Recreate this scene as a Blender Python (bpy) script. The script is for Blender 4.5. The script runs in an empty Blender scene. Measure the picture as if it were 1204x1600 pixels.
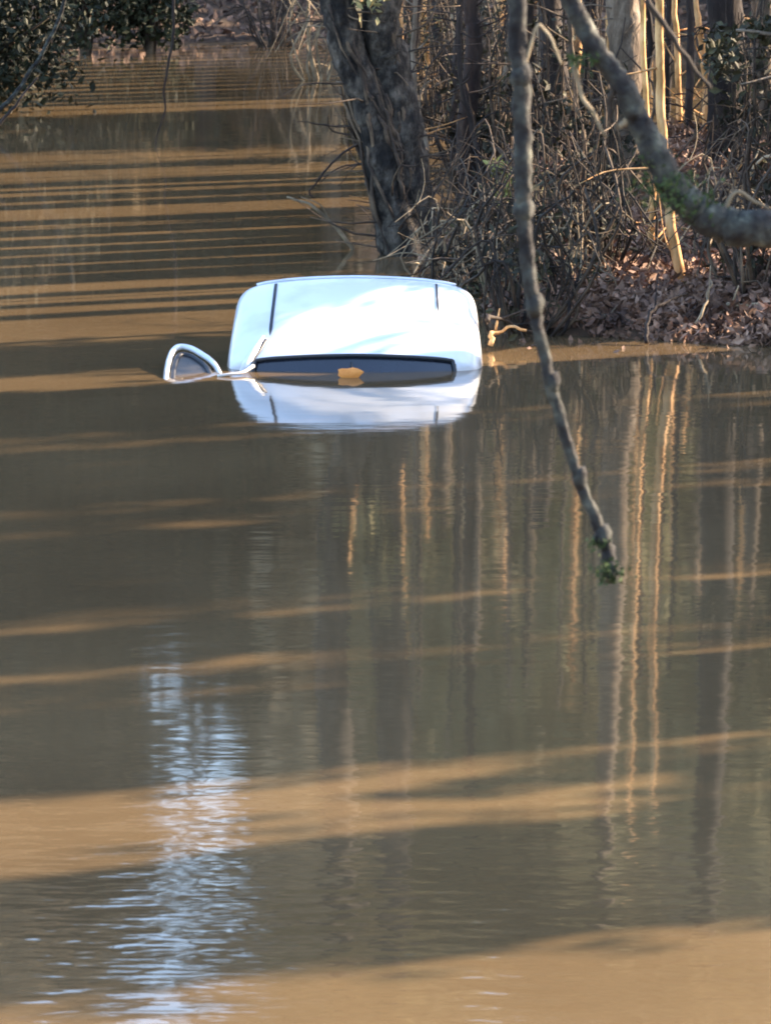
import bpy, math, random
import numpy as np
from mathutils import Vector, Matrix, noise as mnoise

C = bpy.context.scene.collection
R = math.radians
SC = bpy.context.scene

# ------------------------------------------------------------ camera, sky, sun, exposure
H = 4.43            # camera height over the flood water
PIT = 10.1          # degrees the camera looks down
F = 6800.0          # focal length in photo pixels (photo 1204 x 1600)
cam_d = bpy.data.cameras.new('camera'); cam = bpy.data.objects.new('camera', cam_d); C.objects.link(cam)
cam.location = (0, 0, H); cam.rotation_euler = (R(90 - PIT), 0, 0)
cam_d.sensor_fit = 'VERTICAL'; cam_d.sensor_height = 24; cam_d.lens = 24 * F / 1600
cam_d.clip_start = 0.1; cam_d.clip_end = 2000
cam_d.dof.use_dof = True; cam_d.dof.focus_distance = 31; cam_d.dof.aperture_fstop = 7.0
SC.camera = cam

SUN_AZ, SUN_EL = 68.0, 26.0     # azimuth to the right of the view direction, elevation
w = bpy.data.worlds.new('World'); SC.world = w; w.use_nodes = True
nt = w.node_tree; nt.nodes.clear()
sky = nt.nodes.new('ShaderNodeTexSky'); sky.sky_type = 'NISHITA'; sky.sun_disc = False
sky.sun_elevation = R(SUN_EL); sky.sun_rotation = R(SUN_AZ)
bg = nt.nodes.new('ShaderNodeBackground'); bg.inputs[1].default_value = 0.15
wo = nt.nodes.new('ShaderNodeOutputWorld')
nt.links.new(sky.outputs[0], bg.inputs[0]); nt.links.new(bg.outputs[0], wo.inputs[0])
sd = bpy.data.lights.new('sun', 'SUN'); sd.energy = 5.0; sd.angle = R(0.7); sd.color = (1, 0.80, 0.58)
so = bpy.data.objects.new('sun', sd); C.objects.link(so)
SUN = Vector((math.sin(R(SUN_AZ)) * math.cos(R(SUN_EL)), math.cos(R(SUN_AZ)) * math.cos(R(SUN_EL)), math.sin(R(SUN_EL))))
so.rotation_euler = SUN.to_track_quat('Z', 'Y').to_euler()
so.location = (20, 20, 30)
SC.view_settings.view_transform = 'Standard'; SC.view_settings.look = 'None'
SC.view_settings.exposure = 2.5; SC.view_settings.gamma = 1
SC.cycles.filter_width = 1.9
SC.cycles.max_bounces = 6

# ------------------------------------------------------------ helpers
cp, sp = math.cos(R(PIT)), math.sin(R(PIT))
def ray(px, py):
    a, b = (px - 602) / F, (800 - py) / F
    return Vector((a, cp + b * sp, -sp + b * cp))
def gp(px, py, z=0.0):          # the point of the plane z seen at photo pixel px, py
    d = ray(px, py); t = (z - H) / d.z
    return Vector((d.x * t, d.y * t, z))
def at(px, py, Y):              # the point at distance Y seen at photo pixel px, py
    d = ray(px, py); t = Y / d.y
    return Vector((d.x * t, Y, H + d.z * t))
rng = np.random.default_rng(7)
rnd = random.Random(11)

def tag(o, label=None, cat=None, group=None, kind=None):
    if label: o['label'] = label
    if cat: o['category'] = cat
    if group: o['group'] = group
    if kind: o['kind'] = kind
    return o
def empty(name, loc=(0, 0, 0), rz=0.0):
    o = bpy.data.objects.new(name, None); C.objects.link(o)
    o.location = loc; o.rotation_euler = (0, 0, rz); o.empty_display_size = 0.3
    return o

class MB:
    """collects vertices and faces, builds ONE mesh object"""
    def __init__(s): s.v = []; s.f = []; s.n = 0
    def add(s, v, f):
        v = np.asarray(v, float).reshape(-1, 3); f = np.asarray(f, int)
        s.v.append(v); s.f.append(f + s.n); s.n += len(v)
    def mesh(s, name, smooth=True):
        me = bpy.data.meshes.new(name)
        v = np.concatenate(s.v)
        loops = np.concatenate([f.reshape(-1) for f in s.f]); tot = np.concatenate([np.full(len(f), f.shape[1]) for f in s.f])
        st = np.concatenate([[0], np.cumsum(tot)[:-1]])
        me.vertices.add(len(v)); me.vertices.foreach_set('co', v.astype(np.float32).ravel())
        me.loops.add(len(loops)); me.loops.foreach_set('vertex_index', loops.astype(np.int32))
        me.polygons.add(len(tot)); me.polygons.foreach_set('loop_start', st.astype(np.int32))
        me.polygons.foreach_set('loop_total', tot.astype(np.int32))
        me.polygons.foreach_set('use_smooth', np.full(len(tot), smooth))
        me.update(calc_edges=True); me.validate()
        return me
    def build(s, name, mat, parent=None, smooth=True):
        me = s.mesh(name, smooth); me.materials.append(mat)
        o = bpy.data.objects.new(name, me); C.objects.link(o); o.parent = parent
        return o
    def tube(s, pts, rad, seg=8, rough=0.0, cap=True):
        P = np.asarray([tuple(p) for p in pts], float); n = len(P)
        r = np.interp(np.linspace(0, 1, n), np.linspace(0, 1, len(rad)), rad) if hasattr(rad, '__len__') else np.full(n, rad)
        T = np.gradient(P, axis=0); T /= np.linalg.norm(T, axis=1)[:, None] + 1e-9
        u = np.cross(T[0], [0.31, 0.82, 0.11]); u /= np.linalg.norm(u)
        V = []
        ang = np.linspace(0, 2 * math.pi, seg, endpoint=False)
        for i in range(n):
            u = u - T[i] * u.dot(T[i]); u /= np.linalg.norm(u); b = np.cross(T[i], u)
            k = r[i] * (1 + rough * rng.normal(0, 1, seg)) if rough else np.full(seg, r[i])
            V.append(P[i] + (np.cos(ang) * k)[:, None] * u + (np.sin(ang) * k)[:, None] * b)
        V = np.concatenate(V)
        i = np.arange(n - 1)[:, None] * seg; j = np.arange(seg)[None]; j2 = (j + 1) % seg
        s.add(V, np.stack([i + j, i + j2, i + seg + j2, i + seg + j], -1).reshape(-1, 4))
        if cap:
            s.f.append(np.array([[s.n - seg + k for k in range(seg)]])); s.f.append(np.array([[s.n - n * seg + k for k in range(seg)][::-1]]))
        return s
def smooth_path(pts, n=30, wob=0.0):
    P = np.asarray([tuple(p) for p in pts], float); m = len(P)
    if m < 3:
        t = np.linspace(0, 1, n)[:, None]; Q = P[0] * (1 - t) + P[-1] * t
    else:
        E = np.vstack([2 * P[0] - P[1], P, 2 * P[-1] - P[-2]]); Q = []
        for t in np.linspace(0, m - 1 - 1e-6, n):
            k = int(t); f = t - k; a, b, c, d = E[k], E[k + 1], E[k + 2], E[k + 3]
            Q.append(0.5 * (2 * b + (c - a) * f + (2 * a - 5 * b + 4 * c - d) * f * f + (3 * b - a - 3 * c + d) * f ** 3))
        Q = np.array(Q)
    if wob: 
        N = rng.normal(0, wob, Q.shape); N = (N + np.roll(N, 1, 0) + np.roll(N, -1, 0)) / 2; N[0] = 0; Q = Q + N
    return Q
def leaves(mb, C0, size, elong=1.0, up=0.0, jit=0.5):
    """one small bent leaf (a diamond of two triangles) at each point of C0"""
    n = len(C0); C0 = np.asarray(C0, float)
    a = rng.normal(size=(n, 3)); a[:, 2] += up * rng.choice([-1, 1], n); a /= np.linalg.norm(a, axis=1)[:, None]
    b = np.cross(a, rng.normal(size=(n, 3))); b /= np.linalg.norm(b, axis=1)[:, None]
    c = np.cross(a, b)
    s = (size * (1 + jit * (rng.random(n) - 0.5) * 2))[:, None]; L = a * s * elong * 0.5; W = b * s * 0.32
    V = np.stack([C0 - L, C0 + W + c * s * .08, C0 + L, C0 - W + c * s * .08], 1).reshape(-1, 3)
    k = np.arange(n)[:, None] * 4
    mb.add(V, np.concatenate([k + [0, 1, 2], k + [0, 2, 3]]))
def clumps(c, rad, ncl, per, cr, rs=rng):
    """points in leaf clumps spread through an ellipsoid"""
    d = rs.normal(size=(ncl, 3)); d /= np.linalg.norm(d, axis=1)[:, None]
    r = rs.random(ncl) ** 0.45
    K = np.asarray(c) + d * r[:, None] * np.asarray(rad)
    cs = cr * (0.5 + rs.random(ncl))
    P = np.repeat(K, per, 0) + rs.normal(size=(ncl * per, 3)) * np.repeat(cs, per)[:, None] * [1, 1, .7]
    return P

# ------------------------------------------------------------ materials
def mat(name, cols, scale=4.0, rough=0.85, detail=6, bump=0.0, bscale=None, stretch=(1, 1, 1), objrand=0.0, spec=0.3, pos=None):
    m = bpy.data.materials.new(name); m.use_nodes = True; n = m.node_tree.nodes; l = m.node_tree.links
    b = n['Principled BSDF']; b.inputs['Roughness'].default_value = rough; b.inputs['Specular IOR Level'].default_value = spec
    tc = n.new('ShaderNodeTexCoord'); mp = n.new('ShaderNodeMapping'); mp.inputs['Scale'].default_value = stretch
    l.new(tc.outputs['Object'], mp.inputs[0])
    nz = n.new('ShaderNodeTexNoise'); nz.inputs['Scale'].default_value = scale; nz.inputs['Detail'].default_value = detail; nz.inputs['Roughness'].default_value = .65
    l.new(mp.outputs[0], nz.inputs[0])
    cr = n.new('ShaderNodeValToRGB'); e = cr.color_ramp.elements
    k = len(cols); ps = pos or [0.28 + 0.44 * i / (k - 1) for i in range(k)]
    e[0].position = ps[0]; e[0].color = (*cols[0], 1); e[1].position = ps[-1]; e[1].color = (*cols[-1], 1)
    for i in range(1, k - 1): x = e.new(ps[i]); x.color = (*cols[i], 1)
    l.new(nz.outputs[0], cr.inputs[0]); out = cr.outputs[0]
    if objrand:
        oi = n.new('ShaderNodeObjectInfo'); hs = n.new('ShaderNodeHueSaturation')
        mr = n.new('ShaderNodeMapRange'); mr.inputs['To Min'].default_value = 1 - objrand; mr.inputs['To Max'].default_value = 1 + objrand
        l.new(oi.outputs['Random'], mr.inputs[0]); l.new(mr.outputs[0], hs.inputs['Value']); l.new(out, hs.inputs['Color']); out = hs.outputs[0]
    l.new(out, b.inputs['Base Color'])
    if bump:
        bp = n.new('ShaderNodeBump'); bp.inputs['Distance'].default_value = bump; bp.inputs['Strength'].default_value = 1
        n2 = n.new('ShaderNodeTexNoise'); n2.inputs['Scale'].default_value = bscale or scale * 3; n2.inputs['Detail'].default_value = 4
        l.new(mp.outputs[0], n2.inputs[0]); l.new(n2.outputs[0], bp.inputs['Height']); l.new(bp.outputs[0], b.inputs['Normal'])
    return m
M = {}
M['bark'] = mat('bark', [(.035, .024, .018), (.10, .075, .055), (.20, .16, .125)], 9, .9, bump=.02, bscale=22, stretch=(1, 1, .35), objrand=.3)
M['bark_dark'] = mat('bark_dark', [(.007, .005, .006), (.022, .016, .015), (.055, .042, .034)], 8, .9, bump=.02, bscale=20, stretch=(1, 1, .3), objrand=.3)
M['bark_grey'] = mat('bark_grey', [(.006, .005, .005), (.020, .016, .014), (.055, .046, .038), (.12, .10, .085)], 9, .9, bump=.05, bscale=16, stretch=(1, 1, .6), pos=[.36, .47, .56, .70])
M['bark_lichen'] = mat('bark_lichen', [(.005, .004, .005), (.015, .013, .013), (.040, .040, .034), (.12, .12, .095)], 13, .85, bump=.014, bscale=28, pos=[.32, .45, .58, .72])
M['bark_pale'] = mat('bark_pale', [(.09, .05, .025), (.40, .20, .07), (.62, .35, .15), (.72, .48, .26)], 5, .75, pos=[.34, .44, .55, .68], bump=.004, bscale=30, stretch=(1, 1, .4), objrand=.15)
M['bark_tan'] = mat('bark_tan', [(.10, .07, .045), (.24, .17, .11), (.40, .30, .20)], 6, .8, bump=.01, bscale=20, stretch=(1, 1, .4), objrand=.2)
M['moss'] = mat('moss', [(.012, .02, .008), (.035, .055, .018), (.10, .12, .04)], 20, 1)
M['twig'] = mat('twig', [(.008, .006, .005), (.035, .024, .018), (.16, .11, .07)], 3, .8, objrand=.5)
M['twig_pale'] = mat('twig_pale', [(.06, .042, .028), (.20, .15, .095), (.46, .36, .23)], 3, .75, objrand=.3)
M['leaf_green'] = mat('leaf_green', [(.006, .007, .004), (.015, .018, .008), (.05, .052, .02)], 2.5, .65, objrand=.3, spec=.25)
M['leaf_olive'] = mat('leaf_olive', [(.045, .045, .018), (.17, .15, .065), (.32, .27, .12)], .8, .7, objrand=.35)
M['leaf_dark'] = mat('leaf_dark', [(.006, .006, .004), (.022, .020, .010), (.10, .09, .035)], 2.5, .7, objrand=.3)
M['leaf_brown'] = mat('leaf_brown', [(.10, .075, .045), (.24, .19, .12), (.38, .31, .20)], .8, .8, objrand=.35)
M['leaf_yellow'] = mat('leaf_yellow', [(.14, .14, .03), (.30, .28, .08), (.45, .42, .16)], 5, .6)
M['litter'] = mat('litter', [(.025, .014, .012), (.10, .055, .038), (.24, .14, .095), (.48, .31, .22)], 3.5, .75, objrand=.1)
M['soil'] = mat('soil', [(.02, .013, .010), (.055, .034, .022), (.11, .065, .04)], 3, .95, bump=.03, bscale=9, pos=[.3, .5, .68])
M['hill'] = mat('hill', [(.05, .032, .02), (.15, .095, .055), (.28, .18, .11)], .8, .95, bump=.05, bscale=3)

def water_mat():
    m = bpy.data.materials.new('flood_water'); m.use_nodes = True; n = m.node_tree.nodes; l = m.node_tree.links
    b = n['Principled BSDF']; b.inputs['Roughness'].default_value = .045; b.inputs['IOR'].default_value = 1.45
    tc = n.new('ShaderNodeTexCoord')
    nz = n.new('ShaderNodeTexNoise'); nz.inputs['Scale'].default_value = .35; nz.inputs['Detail'].default_value = 4
    l.new(tc.outputs['Object'], nz.inputs[0])
    cr = n.new('ShaderNodeValToRGB'); cr.color_ramp.elements[0].position = .3; cr.color_ramp.elements[1].position = .7
    cr.color_ramp.elements[0].color = (.086, .058, .031, 1); cr.color_ramp.elements[1].color = (.124, .084, .044, 1)
    l.new(nz.outputs[0], cr.inputs[0]); l.new(cr.outputs[0], b.inputs['Base Color'])
    def noise(sc, det, rough=.5, sx=.45):
        mpg = n.new('ShaderNodeMapping'); mpg.inputs['Scale'].default_value = (sx, 1, 1); l.new(tc.outputs['Object'], mpg.inputs[0])
        x = n.new('ShaderNodeTexNoise'); x.inputs['Scale'].default_value = sc; x.inputs['Detail'].default_value = det; x.inputs['Roughness'].default_value = rough
        l.new(mpg.outputs[0], x.inputs[0]); return x.outputs[0]
    def math_(op, a, c):
        x = n.new('ShaderNodeMath'); x.operation = op
        for i, q in enumerate((a, c)):
            if isinstance(q, (int, float)): x.inputs[i].default_value = q
            else: l.new(q, x.inputs[i])
        return x.outputs[0]
    fine = noise(7.0, 2); mid = noise(1.6, 2); patch = noise(.30, 1, .5, 1)
    # ruffled patch: a breeze over the near left water
    mp = n.new('ShaderNodeVectorMath'); mp.operation = 'DISTANCE'; l.new(tc.outputs['Object'], mp.inputs[0]); mp.inputs[1].default_value = (-.95, 16.2, 0)
    mr = n.new('ShaderNodeMapRange'); mr.inputs['From Min'].default_value = 0.6; mr.inputs['From Max'].default_value = 3.0
    mr.inputs['To Min'].default_value = 1.0; mr.inputs['To Max'].default_value = 0.0; l.new(mp.outputs['Value'], mr.inputs[0])
    mp2 = n.new('ShaderNodeVectorMath'); mp2.operation = 'DISTANCE'; l.new(tc.outputs['Object'], mp2.inputs[0]); mp2.inputs[1].default_value = (-1.7, 32.2, 0)
    mr2 = n.new('ShaderNodeMapRange'); mr2.inputs['From Min'].default_value = .2; mr2.inputs['From Max'].default_value = 1.3
    mr2.inputs['To Min'].default_value = 3.2; mr2.inputs['To Max'].default_value = 0.0; l.new(mp2.outputs['Value'], mr2.inputs[0])
    pr = n.new('ShaderNodeMapRange'); pr.inputs['From Min'].default_value = .48; pr.inputs['From Max'].default_value = .68; l.new(patch, pr.inputs[0])
    amp = math_('ADD', math_('ADD', math_('MULTIPLY', mr.outputs[0], 2.3), mr2.outputs[0]), math_('ADD', math_('MULTIPLY', pr.outputs[0], .35), .30))
    h = math_('ADD', math_('MULTIPLY', fine, amp), math_('MULTIPLY', mid, 1.0))
    bp = n.new('ShaderNodeBump'); bp.inputs['Distance'].default_value = .0022; bp.inputs['Strength'].default_value = 1
    l.new(h, bp.inputs['Height']); l.new(bp.outputs[0], b.inputs['Normal'])
    return m
M['water'] = water_mat()

# ------------------------------------------------------------ ground and water
def sstep(a, b, x): t = np.clip((x - a) / (b - a), 0, 1); return t * t * (3 - 2 * t)
def shore_right(y):   # x of the left edge of the right bank, by distance
    return np.interp(y, [0, 20, 31.0, 31.9, 32.6, 33.6, 36, 40, 48, 52, 58, 62], [6.4, 6.0, 5.6, 2.6, .95, .80, .85, .80, .75, .9, 1.3, 2.2])
def ground_z(x, y):
    x = np.asarray(x, float); y = np.asarray(y, float)
    r = sstep(-.15, 1.1, x - shore_right(y)) * (1 - sstep(46.5, 48.5, y + .3 * np.sin(x * 2.1))) * (.20 + .12 * np.sin(x * 1.7 + y * .9) * np.sin(y * .8 - x) )
    f = sstep(64.0, 67, y + .4 * np.sin(x * 1.3)) * .45
    hill = np.clip((y - 66) * .05, 0, 1) + np.clip(y - 86, 0, 60) * .38
    left = sstep(0, 3, -x - 7.5 + .6 * np.sin(y * .5)) * .6
    back = sstep(0, 5, 7.0 - y) * 2.7
    z = -.55 + np.maximum.reduce([r * 1.0 + .55 * sstep(-.3, .0, x - shore_right(y)) * (1 - sstep(47.5, 49.0, y + .3 * np.sin(x * 2.1))), (f + .55 * sstep(63.7, 64.4, y + .3 * np.sin(x * 1.3))), left + .55 * sstep(-.3, 0, -x - 7.5 + .6 * np.sin(y * .5)), back + .55 * sstep(-.5, 0, 7.0 - y)])
    return z + hill
def ground():
    xs = np.unique(np.concatenate([np.linspace(-160, -14, 24), np.linspace(-14, -3, 30), np.linspace(-3, 7, 90), np.linspace(7, 20, 24), np.linspace(20, 160, 24)]))
    ys = np.unique(np.concatenate([np.linspace(-60, 0, 14), np.linspace(0, 30, 40), np.linspace(30, 54, 150), np.linspace(54, 70, 70), np.linspace(70, 240, 50)]))
    X, Y = np.meshgrid(xs, ys); Z = ground_z(X, Y) + rng.normal(0, .018, X.shape)
    mb = MB(); nx, ny = len(xs), len(ys)
    i = np.arange(ny - 1)[:, None] * nx; j = np.arange(nx - 1)[None]
    mb.add(np.stack([X, Y, Z], -1).reshape(-1, 3), np.stack([i + j, i + j + 1, i + nx + j + 1, i + nx + j], -1).reshape(-1, 4))
    o = mb.build('ground', M['soil']); tag(o, 'brown leaf-strewn ground of the flooded banks', kind='structure')
ground()
mb = MB(); mb.add([(-160, -20, 0), (160, -20, 0), (160, 75, 0), (-160, 75, 0)], [[0, 1, 2, 3]])
tag(mb.build('water', M['water'], smooth=False), 'muddy brown flood water streaked by shadows', kind='structure')
def gz(x, y): return float(ground_z(x, y))

# ------------------------------------------------------------ the van
def make_van():
    loc = gp(553, 580); van = empty('van', (loc.x, loc.y, 0), R(-0.6))
    tag(van, 'white van sunk nose down in flood water, only its roof and windscreen top showing', 'van')
    paint = bpy.data.materials.new('white_paint'); paint.use_nodes = True; nn = paint.node_tree.nodes; ll = paint.node_tree.links; b = nn['Principled BSDF']
    b.inputs['Base Color'].default_value = (.84, .86, .88, 1); b.inputs['Roughness'].default_value = .32; b.inputs['Coat Weight'].default_value = .7; b.inputs['Coat Roughness'].default_value = .06
    tc = nn.new('ShaderNodeTexCoord'); nz = nn.new('ShaderNodeTexNoise'); nz.inputs['Scale'].default_value = 3; nz.inputs['Detail'].default_value = 5; ll.new(tc.outputs['Object'], nz.inputs[0])
    cr = nn.new('ShaderNodeValToRGB'); cr.color_ramp.elements[0].position = .3; cr.color_ramp.elements[0].color = (.54, .56, .60, 1); cr.color_ramp.elements[1].position = .5; cr.color_ramp.elements[1].color = (.66, .685, .73, 1)
    ll.new(nz.outputs[0], cr.inputs[0])
    # silt left just over the water line, ragged by noise
    sx = nn.new('ShaderNodeSeparateXYZ'); ll.new(tc.outputs['Object'], sx.inputs[0]); n3 = nn.new('ShaderNodeTexNoise'); n3.inputs['Scale'].default_value = 9; n3.inputs['Detail'].default_value = 5; ll.new(tc.outputs['Object'], n3.inputs[0])
    ma = nn.new('ShaderNodeMath'); ma.operation = 'MULTIPLY_ADD'; ll.new(n3.outputs[0], ma.inputs[0]); ma.inputs[1].default_value = -.10; ll.new(sx.outputs[2], ma.inputs[2])
    mg = nn.new('ShaderNodeMapRange'); mg.inputs['From Min'].default_value = -.035; mg.inputs['From Max'].default_value = .01; mg.inputs['To Min'].default_value = .55; mg.inputs['To Max'].default_value = 0; ll.new(ma.outputs[0], mg.inputs[0])
    mx = nn.new('ShaderNodeMix'); mx.data_type = 'RGBA'; ll.new(mg.outputs[0], mx.inputs['Factor']); ll.new(cr.outputs[0], mx.inputs['A']); mx.inputs['B'].default_value = (.30, .23, .16, 1)
    ll.new(mx.outputs['Result'], b.inputs['Base Color'])
    def simple(name, col, rough, spec=.5):
        m = mat(name, [tuple(c * .8 for c in col), col], 6, rough, spec=spec); return m
    rubber = simple('rubber', (.012, .013, .02), .5); glass = simple('dark_glass', (.018, .022, .035), .06, .8)
    # half cross-section: lateral position and drop below the roof crown
    hx = np.array([0, .14, .28, .42, .55, .575, .60, .68, .75, .80, .84, .862, .875, .885, .90, .905])
    dr = np.array([0, .002, .007, .015, .026, .031, .033, .045, .064, .088, .125, .175, .26, .40, .75, 1.2])
    X = np.concatenate([-hx[::-1], hx[1:]]); D = np.concatenate([dr[::-1], dr[1:]])
    # stations from the nose-ward windscreen back over the roof: y, z crown
    st = [(-.70, -.62, 1.0), (-.34, -.28, 1.0), (-.09, -.012, 1.0), (-.015, .076, 1.0), (0, .098, 1), (.03, .118, 1), (.08, .143, .995), (.22, .214, .99), (.38, .292, .98), (.54, .366, .97), (.68, .430, .96), (.80, .476, .955), (.88, .499, .95), (.93, .505, .945), (.97, .492, .94), (1.0, .44, .94), (1.08, .1, .95), (1.16, -.5, .96)]
    sy = np.array([s[0] for s in st]); sz = np.array([s[1] for s in st]); sw = np.array([s[2] for s in st])
    def surf(x, y, lift=0.0):
        zc = np.interp(y, sy, sz); wd = np.interp(y, sy, sw)
        bow = .10 * (abs(x) / .9) ** 2 if y < .05 else .10 * (abs(x) / .9) ** 2 * max(0, 1 - (y - .05) / .5)
        return (x * wd * 1.065, (y + bow) * 1.06, (zc - np.interp(abs(x), hx, dr)) * 1.09 + lift)
    V = np.array([[surf(x, y) for x in X] for y in sy]); ny, nx = V.shape[:2]
    body = MB(); scr = MB(); fb = []; fs = []
    for i in range(ny - 1):
        for j in range(nx - 1):
            q = [i * nx + j, i * nx + j + 1, (i + 1) * nx + j + 1, (i + 1) * nx + j]
            xm = abs(X[j] + X[j + 1]) / 2
            (fs if (i <= 3 and xm < .66) else fb).append(q)
    body.add(V.reshape(-1, 3), fb); bo = body.build('body', paint, van)
    ids = sorted({a for q in fs for a in q}); rem = {a: i for i, a in enumerate(ids)}
    sv = V.reshape(-1, 3)[ids].copy(); sv[:, 1] += .012; sv[:, 2] -= .004
    scr.add(sv, [[rem[a] for a in q] for q in fs]); so_ = scr.build('windscreen', glass, van)
    md = bo.modifiers.new('smooth', 'SUBSURF'); md.levels = md.render_levels = 1
    # dark seal round the windscreen
    sl = MB()
    pts = [surf(-.69, -.5, .006)] + [surf(-.68, -.12, .006), surf(-.66, -.01, .006)] + [surf(x, .0, .006) for x in np.linspace(-.64, .64, 15)] + [surf(.66, -.01, .006), surf(.68, -.12, .006), surf(.69, -.5, .006)]
    sl.tube(smooth_path(pts, 60), .014, 6); sl.build('seal', rubber, so_)
    # roof channels
    for s, y0, y1, rr in ((-1, .24, .86, .011), (1, .50, .86, .008)):
        ch = MB(); n = 26; L = []
        for y in np.linspace(y0, y1, n):
            w_ = rr * min(1, (y - y0) * 14 + .15)
            L += [surf(s * .575 - w_, y, .007), surf(s * .575 + w_, y, .007)]
        k = np.arange(n - 1)[:, None] * 2
        ch.add(L, k + [0, 1, 3, 2]); ch.build('roof_channel', rubber, van)
    # the door gap running down to the windscreen corner and a pale pillar edge
    gpth = MB(); gpth.tube(smooth_path([surf(-.60, .20, .004), surf(-.64, .08, .004), surf(-.69, -.01, .004), surf(-.73, -.12, .004)], 14), .012, 5); gpth.build('door_gap', rubber, van)
    pl = MB(); pl.tube(smooth_path([surf(-.62, .24, .006), surf(-.67, .08, .008), surf(-.72, -.02, .008), surf(-.76, -.14, .008)], 14), [.012, .032, .038, .038], 8); pl.build('pillar_trim', paint, van)
    # roof bar lip along the back edge
    lp = MB(); lp.tube(smooth_path([surf(x, .92, .006) for x in np.linspace(-.72, .72, 21)], 40), .010, 6); lp.build('rear_lip', paint, van)
    # rear view of the wiper blade resting on the windscreen top
    wp = MB(); wp.tube(smooth_path([surf(-.02, -.04, .018), surf(.0, -.10, .02), surf(.04, -.22, .02)], 8), .007, 5); wp.build('wiper', rubber, van)
    # open front door, hinged at the windscreen pillar: only the window frame's corner is above water
    door = empty('door'); door.parent = van; door['label'] = 'white front door swung open, its window frame just above the water'
    def dp(px, py, Y=loc.y + .0):
        p = at(px, py, Y) - Vector((loc.x, loc.y, 0)); return (p.x, p.y, p.z)
    def dq(px, py):   # the door leans away a little: outer end nearer the camera
        return dp(px, py, loc.y - .31 + (px - 262) / 85 * .16 + max(-.2, (592 - py) / 47 * .62))
    out = [dq(258, 640), dq(260, 600), dq(261, 580), dq(265, 560), dq(271, 547), dq(281, 542), dq(298, 545), dq(316, 555), dq(331, 566), dq(342, 582), dq(350, 602), dq(362, 640)]
    fr = MB(); fr.tube(smooth_path(out, 60), .022, 8); fr.tube(smooth_path([dp(340, 588, loc.y - .28), dp(360, 585, loc.y - .27), dp(380, 582, loc.y - .22), dp(396, 572, loc.y - .10)], 12), [.012, .010, .014], 8); fr.build('window_frame', paint, door)
    inn = [dq(272, 640), dq(271, 600), dq(271, 581), dq(275, 564), dq(282, 555), dq(297, 557), dq(311, 565), dq(323, 575), dq(330, 590), dq(337, 606), dq(346, 640)]
    se = MB(); se.tube(smooth_path(inn, 60), .020, 6); se.build('seal', rubber, door)
    inn2 = np.array(inn); cen = inn2.mean(0); gl = MB(); gl.add(np.vstack([inn2 + [0, .01, 0]]), [list(range(len(inn2)))])
    pg = simple('pale_glass', (.03, .03, .034), .4, .4); gl.build('pane', pg, door, smooth=False)
    pn = MB(); a0 = np.array(dq(258, 640)); b0 = np.array(dq(362, 640))
    q = [a0, b0, b0 + [0, 0, -.7], a0 + [0, 0, -.7]]; th = np.array([0, .05, 0])
    pn.add([p - th for p in q] + [p + th for p in q], [[0, 1, 2, 3], [7, 6, 5, 4], [0, 4, 5, 1], [1, 5, 6, 2], [2, 6, 7, 3], [3, 7, 4, 0]]); pn.build('panel', paint, door, smooth=False)
    # orange leaf caught against the windscreen
    lm = mat('orange_leaf', [(.55, .17, .03), (.75, .30, .07)], 20, .6)
    lf = MB(); n = 14; a = np.linspace(0, 2 * math.pi, n, endpoint=False)
    rr = .078 * (1 + .10 * np.cos(5 * a)) 
    ring = np.stack([np.cos(a) * rr * 1.15, np.sin(a) * rr * .2, .008 * np.cos(a * 2) + np.sin(a) * rr * .55], 1)
    lf.add(np.vstack([[[0, -.05, .012]], ring]), [[0, k + 1, (k + 1) % n + 1] for k in range(n)])
    lf.tube([(.0, 0, .01), (.05, .0, .012), (.09, -.01, .006)], .004, 5)
    o = lf.build('leaf', lm); p = gp(547, 588); o.location = (p.x, p.y - .05, .03)
    tag(o, 'orange dead leaf caught at the middle of the van windscreen', 'leaf')
    return van
make_van()

# ------------------------------------------------------------ trees
def limb_from(P, k, ang, length, rise, r0, mb, sub=3):
    p0 = P[k]; d = np.array([math.cos(ang), math.sin(ang), rise]); d /= np.linalg.norm(d)
    pts = [p0, p0 + d * length * .4 + rng.normal(0, .05, 3) * length, p0 + d * length + rng.normal(0, .1, 3) * length * .6]
    Q = smooth_path(pts, 10); mb.tube(Q, [r0, r0 * .25], 6)
    for _ in range(sub):
        k2 = rnd.randint(3, 8); a2 = ang + rnd.uniform(-1, 1)
        d2 = np.array([math.cos(a2), math.sin(a2), rise + rnd.uniform(-.2, .6)]); d2 /= np.linalg.norm(d2)
        mb.tube(smooth_path([Q[k2], Q[k2] + d2 * length * .3, Q[k2] + d2 * length * .5 + rng.normal(0, .05, 3) * length], 5), [r0 * .35, r0 * .1], 4)
def make_tree(name, h, r, bark, leafm, crown_c, crown_r, ncl, per, lsize, elong=1.0, nl=7, label='', cat='tree', group=None, lean=0.0, cr=.45):
    t = empty(name); tag(t, label, cat, group)
    pts = [(0, 0, -.6)] + [(lean * z + rnd.uniform(-.04, .04) * z * .3, rnd.uniform(-.03, .03) * z * .3, z) for z in np.linspace(.4, h, 6)]
    P = smooth_path(pts, 28)
    mb = MB(); mb.tube(P, [r * 1.35, r, r * .85, r * .6, r * .2], 10, rough=.05)
    if nl:
        lb = mb
        for i in range(nl): limb_from(P, rnd.randint(9, 25), rnd.uniform(0, 6.28), rnd.uniform(.5, 1.1) * crown_r[0] * .9, rnd.uniform(.3, 1.1), r * .35, lb)
    mb.build('trunk', bark, t)
    if ncl:
        cb = MB(); leaves(cb, clumps(crown_c, crown_r, ncl, per, cr), lsize, elong); cb.build('crown', leafm, t, smooth=False)
    return t
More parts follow.
